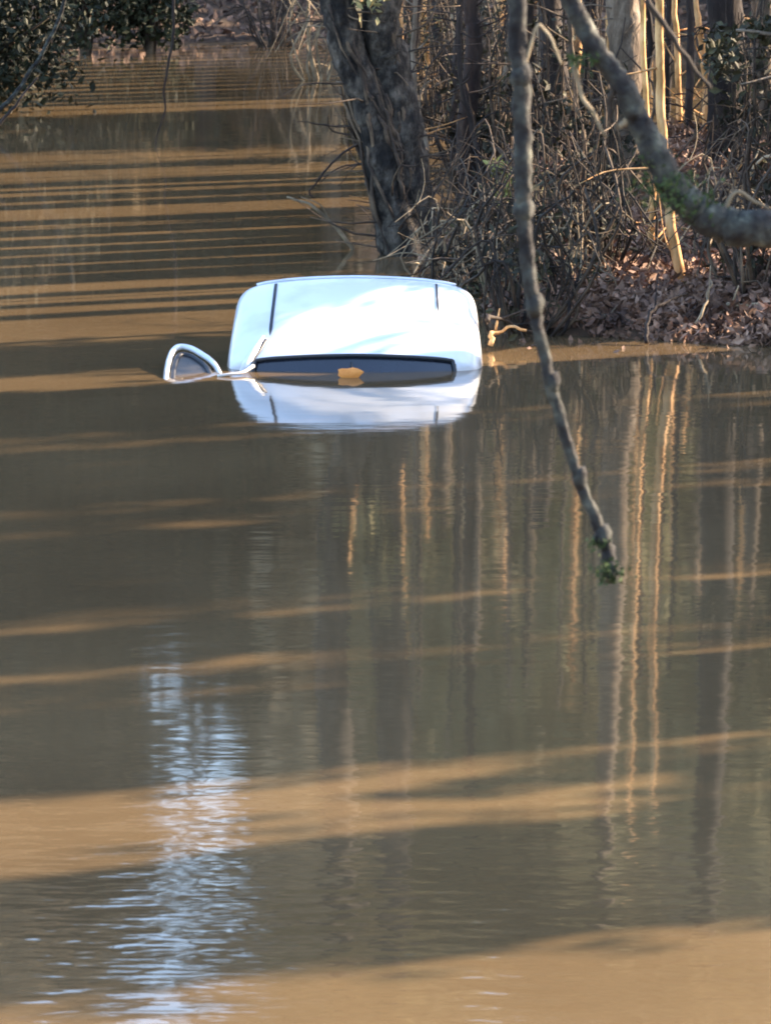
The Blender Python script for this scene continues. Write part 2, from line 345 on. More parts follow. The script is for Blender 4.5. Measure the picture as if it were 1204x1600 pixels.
def copy_tree(o, loc, rz, s=1.0, label=None):
    r = o.copy(); C.objects.link(r); r.location = loc; r.rotation_euler = (0, 0, rz); r.scale = (s, s, s)
    if label: r['label'] = label
    for ch in o.children:
        c = ch.copy(); C.objects.link(c); c.parent = r
        for g in ch.children: d = g.copy(); C.objects.link(d); d.parent = c
    return r

# --- far woods on the far bank: a few kinds copied
GF = 'trees of the wood on the far bank'
LF = 'tall winter tree of the dense wood behind the flood water'
kinds = [
    make_tree('ivy_tree', 17, .24, M['bark_grey'], M['leaf_olive'], (0, 0, 9.5), (2.1, 2.1, 7.5), 330, 26, .30, 1.2, 8, LF, 'tree', GF, cr=.42),
    make_tree('bare_tree', 18, .20, M['bark'], M['leaf_brown'], (0, 0, 11), (2.0, 2.0, 6.5), 300, 26, .55, 1.0, 12, LF, 'tree', GF, cr=.5),
    make_tree('ivy_tree', 14, .18, M['bark_dark'], M['leaf_green'], (0, 0, 7), (1.6, 1.6, 6.2), 260, 26, .26, 1.1, 5, LF, 'tree', GF, cr=.36),
    make_tree('bare_tree', 19, .17, M['bark'], M['leaf_brown'], (0, 0, 13), (1.7, 1.7, 5.5), 140, 22, .5, .9, 14, LF, 'tree', GF, cr=.5),
]
first = set()
def far_tree(k, x, y, s=1.0):
    loc = (x, y, gz(x, y) - .05); rz = rnd.uniform(0, 6.28)
    if k not in first:
        first.add(k); o = kinds[k]; o.location = loc; o.rotation_euler = (0, 0, rz); o.scale = (s,) * 3
    else: copy_tree(kinds[k], loc, rz, s)
# gap of sky between px 230 and 430 (x about -3.3 .. -1.6 at 65 m)
fx = []
for row, (Y, step, s) in enumerate([(72, 2.1, .98), (79, 2.4, 1.08), (88, 2.6, 1.15), (100, 3.2, 1.2)]):
    x = -22 + row * .7
    while x < 22:
        xx = x + rnd.uniform(-.4, .4); yy = Y + rnd.uniform(-2, 2)
        ax = xx / yy
        gap = -.070 < ax < -.022
        if xx > 4 and row < 2 : x += step; continue
        flank = not gap and -.078 < ax < -.014
        if gap: k = None
        elif flank: far_tree(2, xx, yy, rnd.uniform(1.04, 1.14)); k = -1
        else: k = rnd.choice([0, 0, 1, 1, 2, 3]) if not (-.10 < ax < .02) else rnd.choice([3, 1])
        if k == -1: pass
        elif k is not None: far_tree(k, xx, yy, s * rnd.uniform(.85, 1.15))
        elif row < 3: far_tree(2, xx, yy, rnd.uniform(.82, .90) + .03 * row)
        x += step
op = make_tree('bare_tree', 21, .12, M['bark'], M['leaf_brown'], (.55, 0, 17.6), (.7, 1.0, 2.4), 90, 14, .34, .9, 10, 'open bare tree standing alone in the sky gap of the far wood', 'tree', None, cr=.36)
op.location = (-3.75, 83, gz(-3.75, 83))
op2 = make_tree('bare_tree', 19, .12, M['bark'], M['leaf_brown'], (0, 0, 16.2), (.8, 1.0, 2.0), 60, 12, .34, .9, 10, 'open bare tree at the left side of the sky gap of the far wood', 'tree', None, cr=.36)
op2.location = (-5.0, 77, gz(-5.0, 77))
# understory bushes along the far bank
def make_bush(name, rad, ncl, per, ls, leafm, label, group=None, cat='bush', stems=9, sm='twig'):
    t = empty(name); tag(t, label, cat, group)
    sb = MB()
    for i in range(stems):
        a = rnd.uniform(0, 6.28); L = rnd.uniform(.6, 1.1)
        e = np.array([math.cos(a) * rad[0] * L, math.sin(a) * rad[1] * L, rad[2] * rnd.uniform(.8, 1.9)])
        sb.tube(smooth_path([(0, 0, -.4), e * [.3, .3, .5], e], 8), [.035, .008], 5)
    sb.build('stems', M[sm], t)
    cb = MB(); P = clumps((0, 0, rad[2] * .95), rad, ncl, per, .16 * rad[0]); P[:, 2] = np.abs(P[:, 2]) 
    leaves(cb, P, ls, 1.3); cb.build('foliage', leafm, t, smooth=False)
    return t
LB = 'low brown bush of the thicket at the foot of the far wood'
b0 = make_bush('bush', (1.5, 1.2, 1.3), 150, 22, .16, M['leaf_brown'], LB, 'bushes under the far wood')
b1 = make_bush('bush', (1.4, 1.2, 1.5), 170, 24, .15, M['leaf_green'], 'low dark bush of the thicket at the foot of the far wood', 'dark bushes under the far wood')
used = set()
x = -20
while x < 12:
    yy = 74 + rnd.uniform(-1.5, 4); q = rnd.choice([b0, b0, b1])
    if -4.2 < x < .2: yy = 78 + rnd.uniform(0, 3)
    loc = (x, yy, gz(x, yy)); sc = rnd.uniform(.8, 1.4)
    if q.name in used: copy_tree(q, loc, rnd.uniform(0, 6), sc)
    else: used.add(q.name); q.location = loc; q.scale = (sc,) * 3
    x += 1.5

# --- shade trees standing right of the picture; the light between them falls in bands on the water
US = (math.sin(R(SUN_AZ)), math.cos(R(SUN_AZ)))
def pcoord(v): return US[0] * v.y - US[1] * v.x
lit = []
for px, y0, y1 in [(100, 30, 60), (100, 168, 182), (100, 236, 258), (100, 270, 283), (100, 293, 303), (100, 328, 340), (100, 354, 370), (100, 445, 452), (100, 500, 538), (100, 584, 609), (100, 682, 700), (100, 796, 834), (100, 962, 975), (100, 1062, 1100), (100, 1250, 1350), (900, 1470, 1700)]:
    a, b_ = pcoord(gp(px, y1)), pcoord(gp(px, y0)); lit.append((a, b_))
lit.sort()
shade = []; prev = 12.6
for a, b_ in lit:
    if a > prev: shade.append((prev, a))
    prev = max(prev, b_)
shade.append((prev, 62))
LS = 'straight ivy-grown alder of the wood right of the flooded road'
caster = make_tree('alder', 7.4, .5, M['bark'], M['leaf_olive'], (0, 0, 4.2), (.5, .5, 3.6), 120, 24, .16, 1.2, 0, LS, 'tree', 'alders of the wood to the right', cr=.14)
thin = make_tree('alder', 7.6, .24, M['bark'], M['leaf_olive'], (0, 0, 6), (.3, .3, 2), 0, 0, .1, 1, 3, LS, 'tree', 'alders of the wood to the right')
sparse = make_tree('alder', 7.4, .06, M['bark'], M['leaf_olive'], (0, 0, 4.2), (.45, .45, 3.6), 260, 9, .10, 1.2, 3, LS, 'tree', 'alders of the wood to the right', cr=.16)
highc = make_tree('alder', 8.5, .07, M['bark'], M['leaf_olive'], (0, 0, 5.4), (.55, .55, 2.6), 130, 24, .15, 1.2, 3, LS, 'tree', 'alders of the wood to the right', cr=.14)
nused = [0, 0, 0, 0]
def place_caster(which, p, xx, s=1.0, sz=1.0):
    y = (p + US[1] * xx) / US[0]
    o = (caster, thin, sparse, highc)[which]
    loc = (xx, y, max(0, min(.8, gz(xx, y))))
    if nused[which]: o = copy_tree(o, loc, rnd.uniform(0, 6), 1)
    else: o.location = loc
    o.scale = (s, s, sz); nused[which] += 1
def xr(p):   # far enough right to stay out of the frame
    y = p / US[0]; return max(5.2, (y + 4) * .0885 + 1.9) + rnd.uniform(0, 1.6) + (4.0 if p < 27 else 0)
for a, b_ in shade:
    W = b_ - a; sz = 1.35 if a < 27 else 1.0
    if 44 < (a + b_) / 2 < 49:
        n = max(1, int(round(W / .8)))
        for k in range(n): p = a + W * (k + .5) / n; place_caster(3, p, xr(p) + .8, min(1.2, W / n / .9))
    elif a > 29.5:
        n = max(1, int(round(W / .62)))
        for k in range(n):
            p = a + W * (k + .5) / n; place_caster(1, p, xr(p), min(1.5, W / n / (.56 if a < 33 else .41)) * rnd.uniform(.8, 1.05), rnd.uniform(.65, 1.05) if a < 33 else rnd.uniform(1.15, 1.3))
    elif W < .34: place_caster(1, (a + b_) / 2, xr(a), W / .5, sz)
    elif W < 1.3: place_caster(0, (a + b_) / 2, xr(a), W / 1.15, sz)
    else:
        n = max(2, int(math.ceil(W / .85)))
        for k in range(n):
            lo, hi = a + .42, b_ - .42
            p = lo + (hi - lo) * k / (n - 1)
            place_caster(0, p, xr(p), .86 if k in (0, n - 1) else rnd.uniform(.85, 1.0), sz * rnd.uniform(.94, 1.1))
for dp_ in (.28, .62):
    p = pcoord(gp(100, 1350)) * (1 - dp_) + pcoord(gp(100, 1250)) * dp_; place_caster(0, p, xr(p), .62, .62)
for a, b_ in lit:
    p = (a + b_) / 2
    if 17.5 < p < 27.5:
        for k in range(2): place_caster(2, p + (k - .5) * .12, xr(p) + 1 + k * 2.5, (b_ - a) / .75, 1.35)

# --- added young alder: bough and leaves placed to throw shade streaks on the van roof
v0 = gp(553, 580)
def bough():
    t = empty('added_shade_alder', (4.3, 33.6, 0)); b = np.array([4.3, 33.6, 0]); tag(t, 'slim alder added at the upper right picture edge, shaped to shade the van roof', 'tree')
    def q(x, y, z, k): return np.array(v0 + Vector((x, y, z)) + SUN * k) - b
    mb = MB(); P = smooth_path([(0, 0, -.4), (0, 0, .8), (.05, -.2, 1.6), q(1.6, .9, .6, 4.0), q(.9, .90, .5, 4.0), q(.1, .86, .5, 4.0), q(-.5, .8, .5, 4.0)], 40, .006)
    mb.tube(P, [.05, .045, .04, .03, .022, .012], 8, rough=.05)
    mb.tube(smooth_path([P[20], q(.9, .5, .34, 3.9), q(.35, .42, .32, 3.9), q(-.1, .34, .26, 3.9), q(-.42, .22, .2, 3.9)], 24, .004), [.02, .017, .012, .006], 6)
    mb.tube(smooth_path([P[22], q(.5, .2, .18, 3.9), q(.05, .12, .15, 3.9)], 14, .004), [.012, .008], 5)
    mb.build('trunk', M['bark'], t)
    cb = MB(); c = q(-.1, .90, .51, 4.0); leaves(cb, c + rng.normal(size=(420, 3)) * [.26, .05, .045], .06, 1.3)
    c = q(-.62, .5, .33, 4.0); leaves(cb, c + rng.normal(size=(260, 3)) * [.07, .16, .09], .06, 1.3)
    cb.build('foliage', M['leaf_dark'], t, smooth=False)
bough()

# --- the leaning twin-stemmed tree behind the van
def twin_tree():
    t = empty('tree', gp(640, 398)); base = np.array(gp(640, 398))
    tag(t, 'gnarled dark twin-stemmed tree leaning left out of the water behind the van', 'tree')
    def q(px, py, Y): return np.array(at(px, py, Y)) - base
    Y = base[1]
    P1 = smooth_path([q(650, 440, Y), q(628, 380, Y), q(602, 270, Y), q(573, 160, Y), q(540, 60, Y), q(520, -40, Y), q(515, -250, Y), q(528, -500, Y + .3), q(530, -900, Y + .4)], 60, .008)
    P2 = smooth_path([q(660, 430, Y + .15), q(640, 330, Y + .15), q(625, 220, Y + .15), q(608, 110, Y + .15), q(595, 20, Y + .1), q(600, -120, Y + .1), q(618, -400, Y), q(612, -900, Y)], 60, .008)
    mb = MB(); mb.tube(P1, [.24, .19, .17, .155, .15, .145, .15, .14, .07], 14, rough=.07); mb.build('stem', M['bark_grey'], t)
    mb = MB(); mb.tube(P2, [.27, .22, .20, .18, .165, .16, .15, .07], 14, rough=.07); mb.build('stem', M['bark_grey'], t)
    iv = MB()
    for k in range(46):
        P = (P1, P2)[k % 2]; i0 = rnd.randint(0, 18); i1 = i0 + rnd.randint(8, 26); ph = rnd.uniform(0, 6.28); tw = rnd.uniform(-.12, .12)
        L = [P[i] + .2 * (1 - i / 90) * np.array([math.cos(ph + tw * (i - i0)), math.sin(ph + tw * (i - i0)), 0]) * rnd.uniform(.85, 1.25) for i in range(i0, min(i1, 59), 2)]
        if len(L) > 2: iv.tube(smooth_path(L, 18, .012), rnd.uniform(.008, .022), 5)
    iv.build('ivy_stems', M['twig'], t)
    tw = MB()
    for k in range(90):
        P = (P1, P2)[k % 2]; p0 = P[rnd.randint(4, 40)]
        d = rng.normal(size=3); d[2] = abs(d[2]) * .5 - .1; d[1] *= .6; L = rnd.uniform(.3, .9)
        d = d / np.linalg.norm(d) * L
        tw.tube(smooth_path([p0, p0 + d * .5 + rng.normal(0, .08, 3), p0 + d + rng.normal(0, .12, 3)], 9, .01), [.012, .003], 4)
    tw.build('twigs', M['twig'], t)
    cb = MB(); leaves(cb, clumps(q(590, -80, Y), (.5, .4, .7), 26, 16, .10), .07, 1.2); leaves(cb, clumps(q(560, -1000, Y), (1.1, 1.1, 1.4), 120, 24, .3), .16, 1.2); cb.build('crown', M['leaf_olive'], t, smooth=False)
twin_tree()

def simple_tree(name, pts, rad, bark, label, group=None, seg=10, wob=.01, twigs=0, crown=None, rough=.04, top=None):
    """a tree through the given photo points (px, py, Y); top = further points above the frame"""
    b = pts[0]; base = np.array(at(*b)); t = empty(name, base); tag(t, label, 'tree', group)
    L = [np.array(at(*p)) - base for p in pts]
    L = [L[0] - [0, 0, .5]] + L
    mb = MB(); P = smooth_path(L, 50, wob); mb.tube(P, rad, seg, rough=rough)
    if twigs:
        tb = mb
        for _ in range(twigs):
            p0 = P[rnd.randint(6, 48)]; d = rng.normal(size=3); d[2] = abs(d[2]) * .6; d = d / np.linalg.norm(d) * rnd.uniform(.25, .8)
            tb.tube(smooth_path([p0, p0 + d * .5 + rng.normal(0, .05, 3), p0 + d + rng.normal(0, .1, 3)], 8), [.010, .003], 4)
    mb.build('trunk', bark, t)
    if crown:
        cb = MB(); c = P[-1] + [0, 0, crown[2] * .3]; leaves(cb, clumps(c, crown, 110, 24, .3), .16, 1.1); cb.build('crown', M['leaf_olive'], t, smooth=False)
    return t
simple_tree('tree', [(1128, 318, 42), (1132, 200, 42), (1135, 60, 42), (1130, -100, 42), (1136, -500, 42), (1120, -1100, 42)], [.24, .19, .18, .175, .17, .16, .08], M['bark_dark'], 'thick near-black upright trunk on the right bank, widest of the trunks there', twigs=26, crown=(1.3, 1.3, 1.5))
simple_tree('tree', [(975, 330, 40.5), (972, 200, 40.5), (978, 80, 40.5), (968, -60, 40.5), (962, -400, 40.5), (960, -900, 40.5)], [.20, .17, .16, .15, .12, .05], M['bark'], 'mottled brown trunk rising behind the mossy foreground limb', twigs=26, crown=(1.0, 1.0, 1.3), rough=.09)
simple_tree('tree', [(735, 330, 41), (728, 200, 41), (740, 60, 41), (735, -60, 41), (745, -700, 41)], [.12, .10, .09, .07, .04], M['bark_dark'], 'slim dark trunk in the thicket between the leaning tree and the hanging branch', twigs=30, crown=(.9, .9, 1.1))
simple_tree('tree', [(862, 240, 45), (866, 120, 45), (858, 0, 45), (852, -300, 45)], [.16, .14, .13, .08], M['bark_dark'], 'dark trunk just right of the hanging branch, upper half in shade', twigs=20)
simple_tree('tree', [(690, 120, 52), (686, 40, 52), (692, -60, 52), (690, -600, 52)], [.14, .12, .11, .06], M['bark_dark'], 'dark distant trunk seen between the leaning tree and the hanging branch', twigs=12, crown=(1.1, 1.1, 1.3))
simple_tree('tree', [(1195, 250, 46), (1190, 120, 46), (1196, -20, 46), (1185, -600, 46)], [.13, .12, .11, .05], M['bark'], 'brown trunk at the right edge behind the near-black trunk', twigs=16, crown=(1.1, 1.1, 1.3))
# pale sunlit saplings
GS = 'pale saplings of the right bank'
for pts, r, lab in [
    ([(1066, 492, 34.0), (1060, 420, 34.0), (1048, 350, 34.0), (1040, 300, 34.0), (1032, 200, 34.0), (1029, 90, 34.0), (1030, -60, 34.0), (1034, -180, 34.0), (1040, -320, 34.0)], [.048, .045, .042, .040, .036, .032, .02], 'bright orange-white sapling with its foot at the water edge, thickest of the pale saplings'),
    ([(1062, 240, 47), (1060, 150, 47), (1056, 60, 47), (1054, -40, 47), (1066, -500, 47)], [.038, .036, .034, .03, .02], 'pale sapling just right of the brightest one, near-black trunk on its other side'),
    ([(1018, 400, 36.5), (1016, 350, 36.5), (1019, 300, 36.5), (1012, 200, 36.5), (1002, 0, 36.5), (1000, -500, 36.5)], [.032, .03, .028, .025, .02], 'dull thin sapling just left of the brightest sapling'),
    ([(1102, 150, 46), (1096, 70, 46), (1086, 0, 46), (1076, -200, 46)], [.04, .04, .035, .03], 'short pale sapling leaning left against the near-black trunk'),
    ([(645, 340, 40.4), (636, 200, 40.4), (620, 60, 40.4), (624, -200, 40.4), (628, -400, 40.4), (620, -900, 40.4)], [.05, .05, .055, .06, .055, .03], 'added sapling behind the leaning twin-stemmed tree, standing in for its sunlit stem edge'),  # this and the next are added, standing in for sunlit leaning-stem edges
    ([(606, 350, 40.4), (590, 200, 40.4), (560, 0, 40.4), (538, -200, 40.4), (530, -400, 40.4), (545, -900, 40.4)], [.05, .05, .055, .055, .055, .03], 'added sapling left behind the leaning twin-stemmed tree, standing in for its sunlit stem edge'),
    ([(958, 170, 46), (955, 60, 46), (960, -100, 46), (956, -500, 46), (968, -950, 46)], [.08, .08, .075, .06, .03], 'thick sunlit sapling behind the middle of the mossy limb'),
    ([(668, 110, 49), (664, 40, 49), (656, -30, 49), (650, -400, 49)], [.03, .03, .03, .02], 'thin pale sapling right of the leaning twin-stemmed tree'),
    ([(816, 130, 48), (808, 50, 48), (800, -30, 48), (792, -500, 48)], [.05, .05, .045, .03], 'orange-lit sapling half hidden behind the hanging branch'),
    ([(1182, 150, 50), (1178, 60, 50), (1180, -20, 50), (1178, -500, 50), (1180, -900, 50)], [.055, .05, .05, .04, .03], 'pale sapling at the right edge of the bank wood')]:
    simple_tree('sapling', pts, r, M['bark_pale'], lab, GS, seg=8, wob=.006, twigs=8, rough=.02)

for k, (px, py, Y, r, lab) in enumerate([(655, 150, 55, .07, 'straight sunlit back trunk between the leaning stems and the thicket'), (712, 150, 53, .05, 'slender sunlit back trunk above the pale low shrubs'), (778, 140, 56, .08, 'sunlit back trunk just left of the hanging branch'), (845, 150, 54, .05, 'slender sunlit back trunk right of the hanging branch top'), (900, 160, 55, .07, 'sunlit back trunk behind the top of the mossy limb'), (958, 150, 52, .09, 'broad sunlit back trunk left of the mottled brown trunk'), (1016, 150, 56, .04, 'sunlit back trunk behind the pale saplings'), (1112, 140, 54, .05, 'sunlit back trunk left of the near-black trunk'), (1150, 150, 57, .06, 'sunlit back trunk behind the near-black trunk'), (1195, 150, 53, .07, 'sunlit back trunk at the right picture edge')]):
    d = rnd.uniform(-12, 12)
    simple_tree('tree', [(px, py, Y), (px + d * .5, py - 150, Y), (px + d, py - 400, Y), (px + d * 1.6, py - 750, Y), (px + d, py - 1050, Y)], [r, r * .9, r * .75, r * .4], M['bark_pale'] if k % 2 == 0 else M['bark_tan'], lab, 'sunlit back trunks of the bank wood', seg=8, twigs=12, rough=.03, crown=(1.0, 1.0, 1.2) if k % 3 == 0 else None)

# --- thicket shrubs of bare stems on the right bank
def make_thicket(name, n, hgt, spread, matn, label, group, green=0, cat='shrub', droop=0.0):
    t = empty(name); tag(t, label, cat, group)
    sb = MB()
    for i in range(n):
        a = rnd.uniform(0, 6.28); b = rnd.uniform(0, .3) * spread; L = hgt * rnd.uniform(.35, 1.15); o = spread * rnd.uniform(.1, 1.0)
        p0 = np.array([math.cos(a) * b, math.sin(a) * b, -.15])
        p2 = np.array([math.cos(a) * o, math.sin(a) * o, L]); p1 = p0 * .4 + p2 * .6 + rng.normal(0, .22 * spread + .05, 3)
        pts = [p0, p1, p2]
        if rnd.random() < droop: pts.append(p2 + np.array([math.cos(a) * .4, math.sin(a) * .4, -rnd.uniform(.2, .7) * L]))
        Q = smooth_path(pts, 12, .012); r = rnd.uniform(.006, .022); sb.tube(Q, [r, r * .35], 4, cap=False)
        for _ in range(2):
            k = rnd.randint(4, 10); d = rng.normal(size=3) * .22 * hgt; sb.tube(smooth_path([Q[k], Q[k] + d * .6 + rng.normal(0, .03, 3), Q[k] + d], 5, .01), [r * .5, r * .2], 3, cap=False)
    sb.build('stems', M[matn], t)
    if green:
        cb = MB(); leaves(cb, clumps((0, 0, hgt * .4), (spread * .8, spread * .8, hgt * .4), green, 9, .06), .055, 1.5); cb.build('foliage', M['leaf_dark'], t, smooth=False)
    return t
GT = 'bare shrubs of the bank thicket'
th = [make_thicket('shrub', 30, 1.05, .55, 'twig', None, GT, 20, droop=.5),
      make_thicket('shrub', 22, 1.7, .45, 'twig', None, GT, 34),
      make_thicket('shrub', 16, .7, .4, 'twig_pale', None, GT, 8, droop=.6),
      make_thicket('shrub', 20, 2.6, .8, 'twig', None, GT, 40, droop=.3)]
spots = [(700, 395, 2, 'low pale shrub at the foot of the leaning tree, right side'), (745, 420, 0, 'tangled brown shrub behind the right corner of the van roof'), (790, 380, 0, 'tangled brown shrub just left of the hanging branch'),
         (775, 440, 2, 'low pale shrub at the bank edge left of the hanging branch'), (860, 440, 0, 'tangled brown shrub just right of the hanging branch, near the water'), (905, 450, 2, 'low pale shrub on the leaf heap left of the brightest sapling'),
         (950, 430, 0, 'brown shrub on the leaf heap under the mossy limb'), (890, 370, 1, 'leafy upright shrub behind the leaf heap, right of the hanging branch'), (1130, 395, 2, 'low pale shrub under the thick end of the mossy limb'),
         (1185, 385, 0, 'brown shrub at the right edge under the mossy limb'), (800, 300, 1, 'leafy upright shrub half hidden by the middle of the hanging branch'), (735, 290, 1, 'leafy upright shrub right of the leaning tree at mid height'),
         (960, 310, 1, 'leafy upright shrub under the bend of the mossy limb'), (840, 250, 3, 'tall dark shrub at the back of the bank right of the hanging branch'), (770, 210, 3, 'tall dark shrub at the back of the bank left of the hanging branch'),
         (690, 190, 3, 'tall dark shrub at the back right of the leaning tree top'), (1170, 300, 1, 'leafy upright shrub beside the foot of the near-black trunk'), (1230, 230, 3, 'tall dark shrub cut by the right edge of the picture'),
         (825, 480, 0, 'dark tangled shrub where the hanging branch crosses the bank edge'), (1180, 460, 0, 'dark tangled shrub at the right edge of the picture near the water'),
         (650, 190, 3, 'tall dark shrub between the two stems of the leaning tree')]
uk = set()
for px, py, k, lab in spots:
    p = gp(px, py, .2); z = gz(p.x, p.y); loc = (p.x, p.y, max(z, -.1)); s = rnd.uniform(.85, 1.15)
    if k in uk: o = copy_tree(th[k], loc, rnd.uniform(0, 6.28), s, lab)
    else: uk.add(k); o = th[k]; o.location = loc; o.scale = (s,) * 3; o['label'] = lab
# slim dark trunks standing in the thicket
GD = 'slim dark stems of the right bank thicket'
for k, (px, py, Y, r, lean, lab) in enumerate([(668, 330, 40, .03, -14, 'slim dark stem against the right side of the leaning tree'), (706, 300, 43, .045, 10, 'slim dark stem nearest right of the leaning tree'), (757, 330, 40, .03, -30, 'thin dark stem leaning left in the middle of the thicket'),
        (782, 250, 44, .05, 12, 'dark stem close left of the hanging branch'), (842, 260, 44, .06, -8, 'dark stem close right of the hanging branch'), (888, 300, 42, .04, 22, 'dark stem leaning right under the top of the mossy limb'),
        (915, 330, 41, .03, -20, 'thin dark stem crossing behind the mossy limb'), (1002, 330, 42, .05, 6, 'reddish dark stem left of the dull thin sapling'), (1082, 260, 45, .05, -10, 'dark stem between the pale saplings and the near-black trunk'),
        (1168, 230, 47, .05, 8, 'dark stem just right of the near-black trunk'), (932, 200, 48, .06, 4, 'dark back stem left of the mottled brown trunk'), (640, 160, 47, .05, 10, 'dark back stem between the leaning stems'), (760, 140, 50, .06, -6, 'dark back stem far behind the thicket'), (1040, 190, 50, .045, 5, 'dark back stem behind the brightest sapling'), (820, 140, 51, .06, 6, 'dark back stem hidden mostly by the hanging branch')]):
    simple_tree('sapling', [(px, py, Y), (px + lean * .4 + rnd.uniform(-8, 8), py - 100, Y), (px + lean + rnd.uniform(-10, 10), py - 220, Y), (px + lean * 1.4, py - 420, Y), (px + lean * 1.7, py - 800, Y)], [r, r * .9, r * .8, r * .5], M['bark_dark'] if k % 3 else M['bark'], lab, GD, seg=8, twigs=14, rough=.05)

# --- leaf litter on the right bank and far bank
mb = MB(); n = 60000
X = rng.uniform(.6, 5.5, n); Y = 31.6 + rng.random(n) ** 1.5 * 22
Z = ground_z(X, Y); k = Z > -.02; X, Y, Z = X[k], Y[k], Z[k]
heap = .16 * np.clip(mn := np.sin(X * 5.1 + Y * 1.3) * np.sin(Y * 2.7 - X), 0, 1)
leaves(mb, np.stack([X, Y, Z + rng.random(len(X)) ** 2 * .12 + heap * rng.random(len(X))], 1), .062, 1.3)
tag(mb.build('leaf_litter', M['litter'], smooth=False), 'pinkish brown dead leaves heaped over the right bank', 'leaf litter', kind='stuff')
mb = MB(); n = 420
Yf = rng.uniform(31.7, 40, n); Xf = shore_right(Yf) - .15 - rng.random(n) ** 2 * .5; k = Yf < 33.2; Xf[k] = rng.uniform(1.0, 4.5, k.sum()); Yf[k] = 32.1 - rng.random(k.sum()) ** 2 * .7 + .12 * (Xf[k] < 2)
leaves(mb, np.stack([Xf, Yf, np.full(n, .006)], 1), .06, 1.2)
tag(mb.build('floating_leaves', M['litter'], smooth=False), 'brown leaves and scraps floating along the edge of the right bank', 'leaf litter', kind='stuff')
mb = MB(); n = 9000
X = rng.uniform(-9, 9, n); Y = 64 + rng.random(n) * 12; Z = ground_z(X, Y); k = Z > 0
leaves(mb, np.stack([X[k], Y[k], Z[k] + .03], 1), .14, 1.1)
tag(mb.build('leaf_litter', M['litter'], smooth=False), 'orange brown dead leaves along the far bank', 'leaf litter', kind='stuff')
# fallen sticks
GK = 'fallen sticks at the edge of the right bank'
for i, (a, b_, r, m_, lab) in enumerate([((760, 500, .25), (835, 522, .05), .018, 'twig', 'dark forked stick lying beside the van at the bank edge'),
        ((1010, 535, .02), (1075, 455, .35), .018, 'bark_dark', 'dark stick leaning out of the water at the foot of the bright sapling'),
        ((1075, 520, .05), (1110, 440, .4), .012, 'twig_pale', 'pale stick slanting up right of the bright sapling foot'),
        ((765, 540, .03), (822, 516, .12), .02, 'bark_pale', 'white sunlit stick end poking out next to the van'),
        ((880, 520, .03), (905, 420, .5), .016, 'bark_dark', 'dark stub standing upright at the bank edge, left of the brown leaves'),
        ((930, 500, .1), (1010, 515, .04), .02, 'bark', 'brown stick lying flat along the water line'),
        ((1120, 500, .08), (1204, 480, .2), .02, 'twig_pale', 'pale stick lying on the bank near the right edge')]):
    p, q = gp(*a), gp(*b_); mid = (p + q) / 2 + Vector((rnd.uniform(-.1, .1), 0, .06))
    mb = MB(); mb.tube(smooth_path([p, mid, q], 14, .012), [r, r * .5], 6, rough=.1)
    d = (q - p) * .35 + Vector((rnd.uniform(-.1, .1), 0, .12)); mb.tube(smooth_path([mid, mid + d * .6, mid + d], 6), [r * .5, r * .2], 5)
    o = mb.build('stick', M[m_]); tag(o, lab, 'stick', GK)
mb = None
# bent twig over the water left of the tree, dark crossed twigs
mb = MB(); Yb = 38
mb.tube(smooth_path([at(448, 308, Yb), at(480, 318, Yb), at(515, 345, Yb), at(545, 380, Yb), at(552, 396, Yb)], 24, .004), [.01, .018, .022], 6)
mb.tube(smooth_path([at(515, 345, Yb), at(500, 320, Yb), at(470, 308, Yb)], 8), [.008, .004], 5)
tag(mb.build('twig', M['twig_pale']), 'pale bent twig arching out of the water above the van roof', 'twig')
mb = MB(); mb.tube(smooth_path([at(575, 215, 37.6), at(530, 245, 37.6), at(498, 280, 37.6), at(484, 300, 37.6), at(490, 310, 37.6)], 20, .005), [.012, .006], 5)
mb.tube(smooth_path([at(575, 255, 37.6), at(530, 262, 37.6), at(500, 285, 37.6)], 12, .005), [.008, .004], 5)
tag(mb.build('twig', M['bark_dark']), 'thin dark forked twig hanging left of the leaning tree', 'twig')

# --- evergreen bushes on the left
g1 = make_bush('bush', (1.45, 1.1, 1.15), 420, 28, .075, M['leaf_green'], 'dark green bush overhanging the water at the top left corner'); p = gp(20, 95, .2); g1.location = (p.x - .1, p.y - 6, .0)
g3 = make_bush('bush', (.9, .8, 1.0), 170, 26, .075, M['leaf_green'], 'dark green bush between the overhanging bush and the small far-bank bush'); p = gp(130, 78, .1); g3.location = (p.x, p.y + .5, .1)
g2 = make_bush('bush', (.6, .6, .7), 90, 26, .09, M['leaf_green'], 'small dark bush on the far bank right of the large green bush'); p = gp(235, 72, .1); g2.location = (p.x, p.y, .05)
mb = MB()
mb.tube(smooth_path([at(-30, 200, 50), at(20, 150, 50), at(60, 95, 50), at(95, 20, 50), at(110, -60, 50)], 30, .01), [.03, .02], 7)
tag(mb.build('branch', M['bark_lichen']), 'pale green branch slanting through the dark bush at the top left', 'branch')
mb = MB(); mb.tube(smooth_path([at(268, -80, 48), at(270, 60, 48), at(258, 130, 48), at(256, 180, 48), at(238, 236, 48)], 30, .008), [.022, .012, .007], 6)
tag(mb.build('branch', M['bark_dark']), 'thin dark twig hanging down over the shadow bands at the upper left', 'branch')
mb = MB(); mb.tube(smooth_path([at(-20, 215, 46), at(18, 175, 46), at(36, 150, 46), at(60, 120, 46)], 20, .01), [.02, .008], 6)
tag(mb.build('branch', M['bark_dark']), 'dark bare branch end poking in low at the left edge', 'branch')
make_t = make_thicket('shrub', 26, 1.5, .55, 'twig', 'bare dark shrub on the far bank left of the leaning tree', None, 5, droop=.4); p = gp(430, 62, .1); make_t.location = (p.x, p.y, .0)
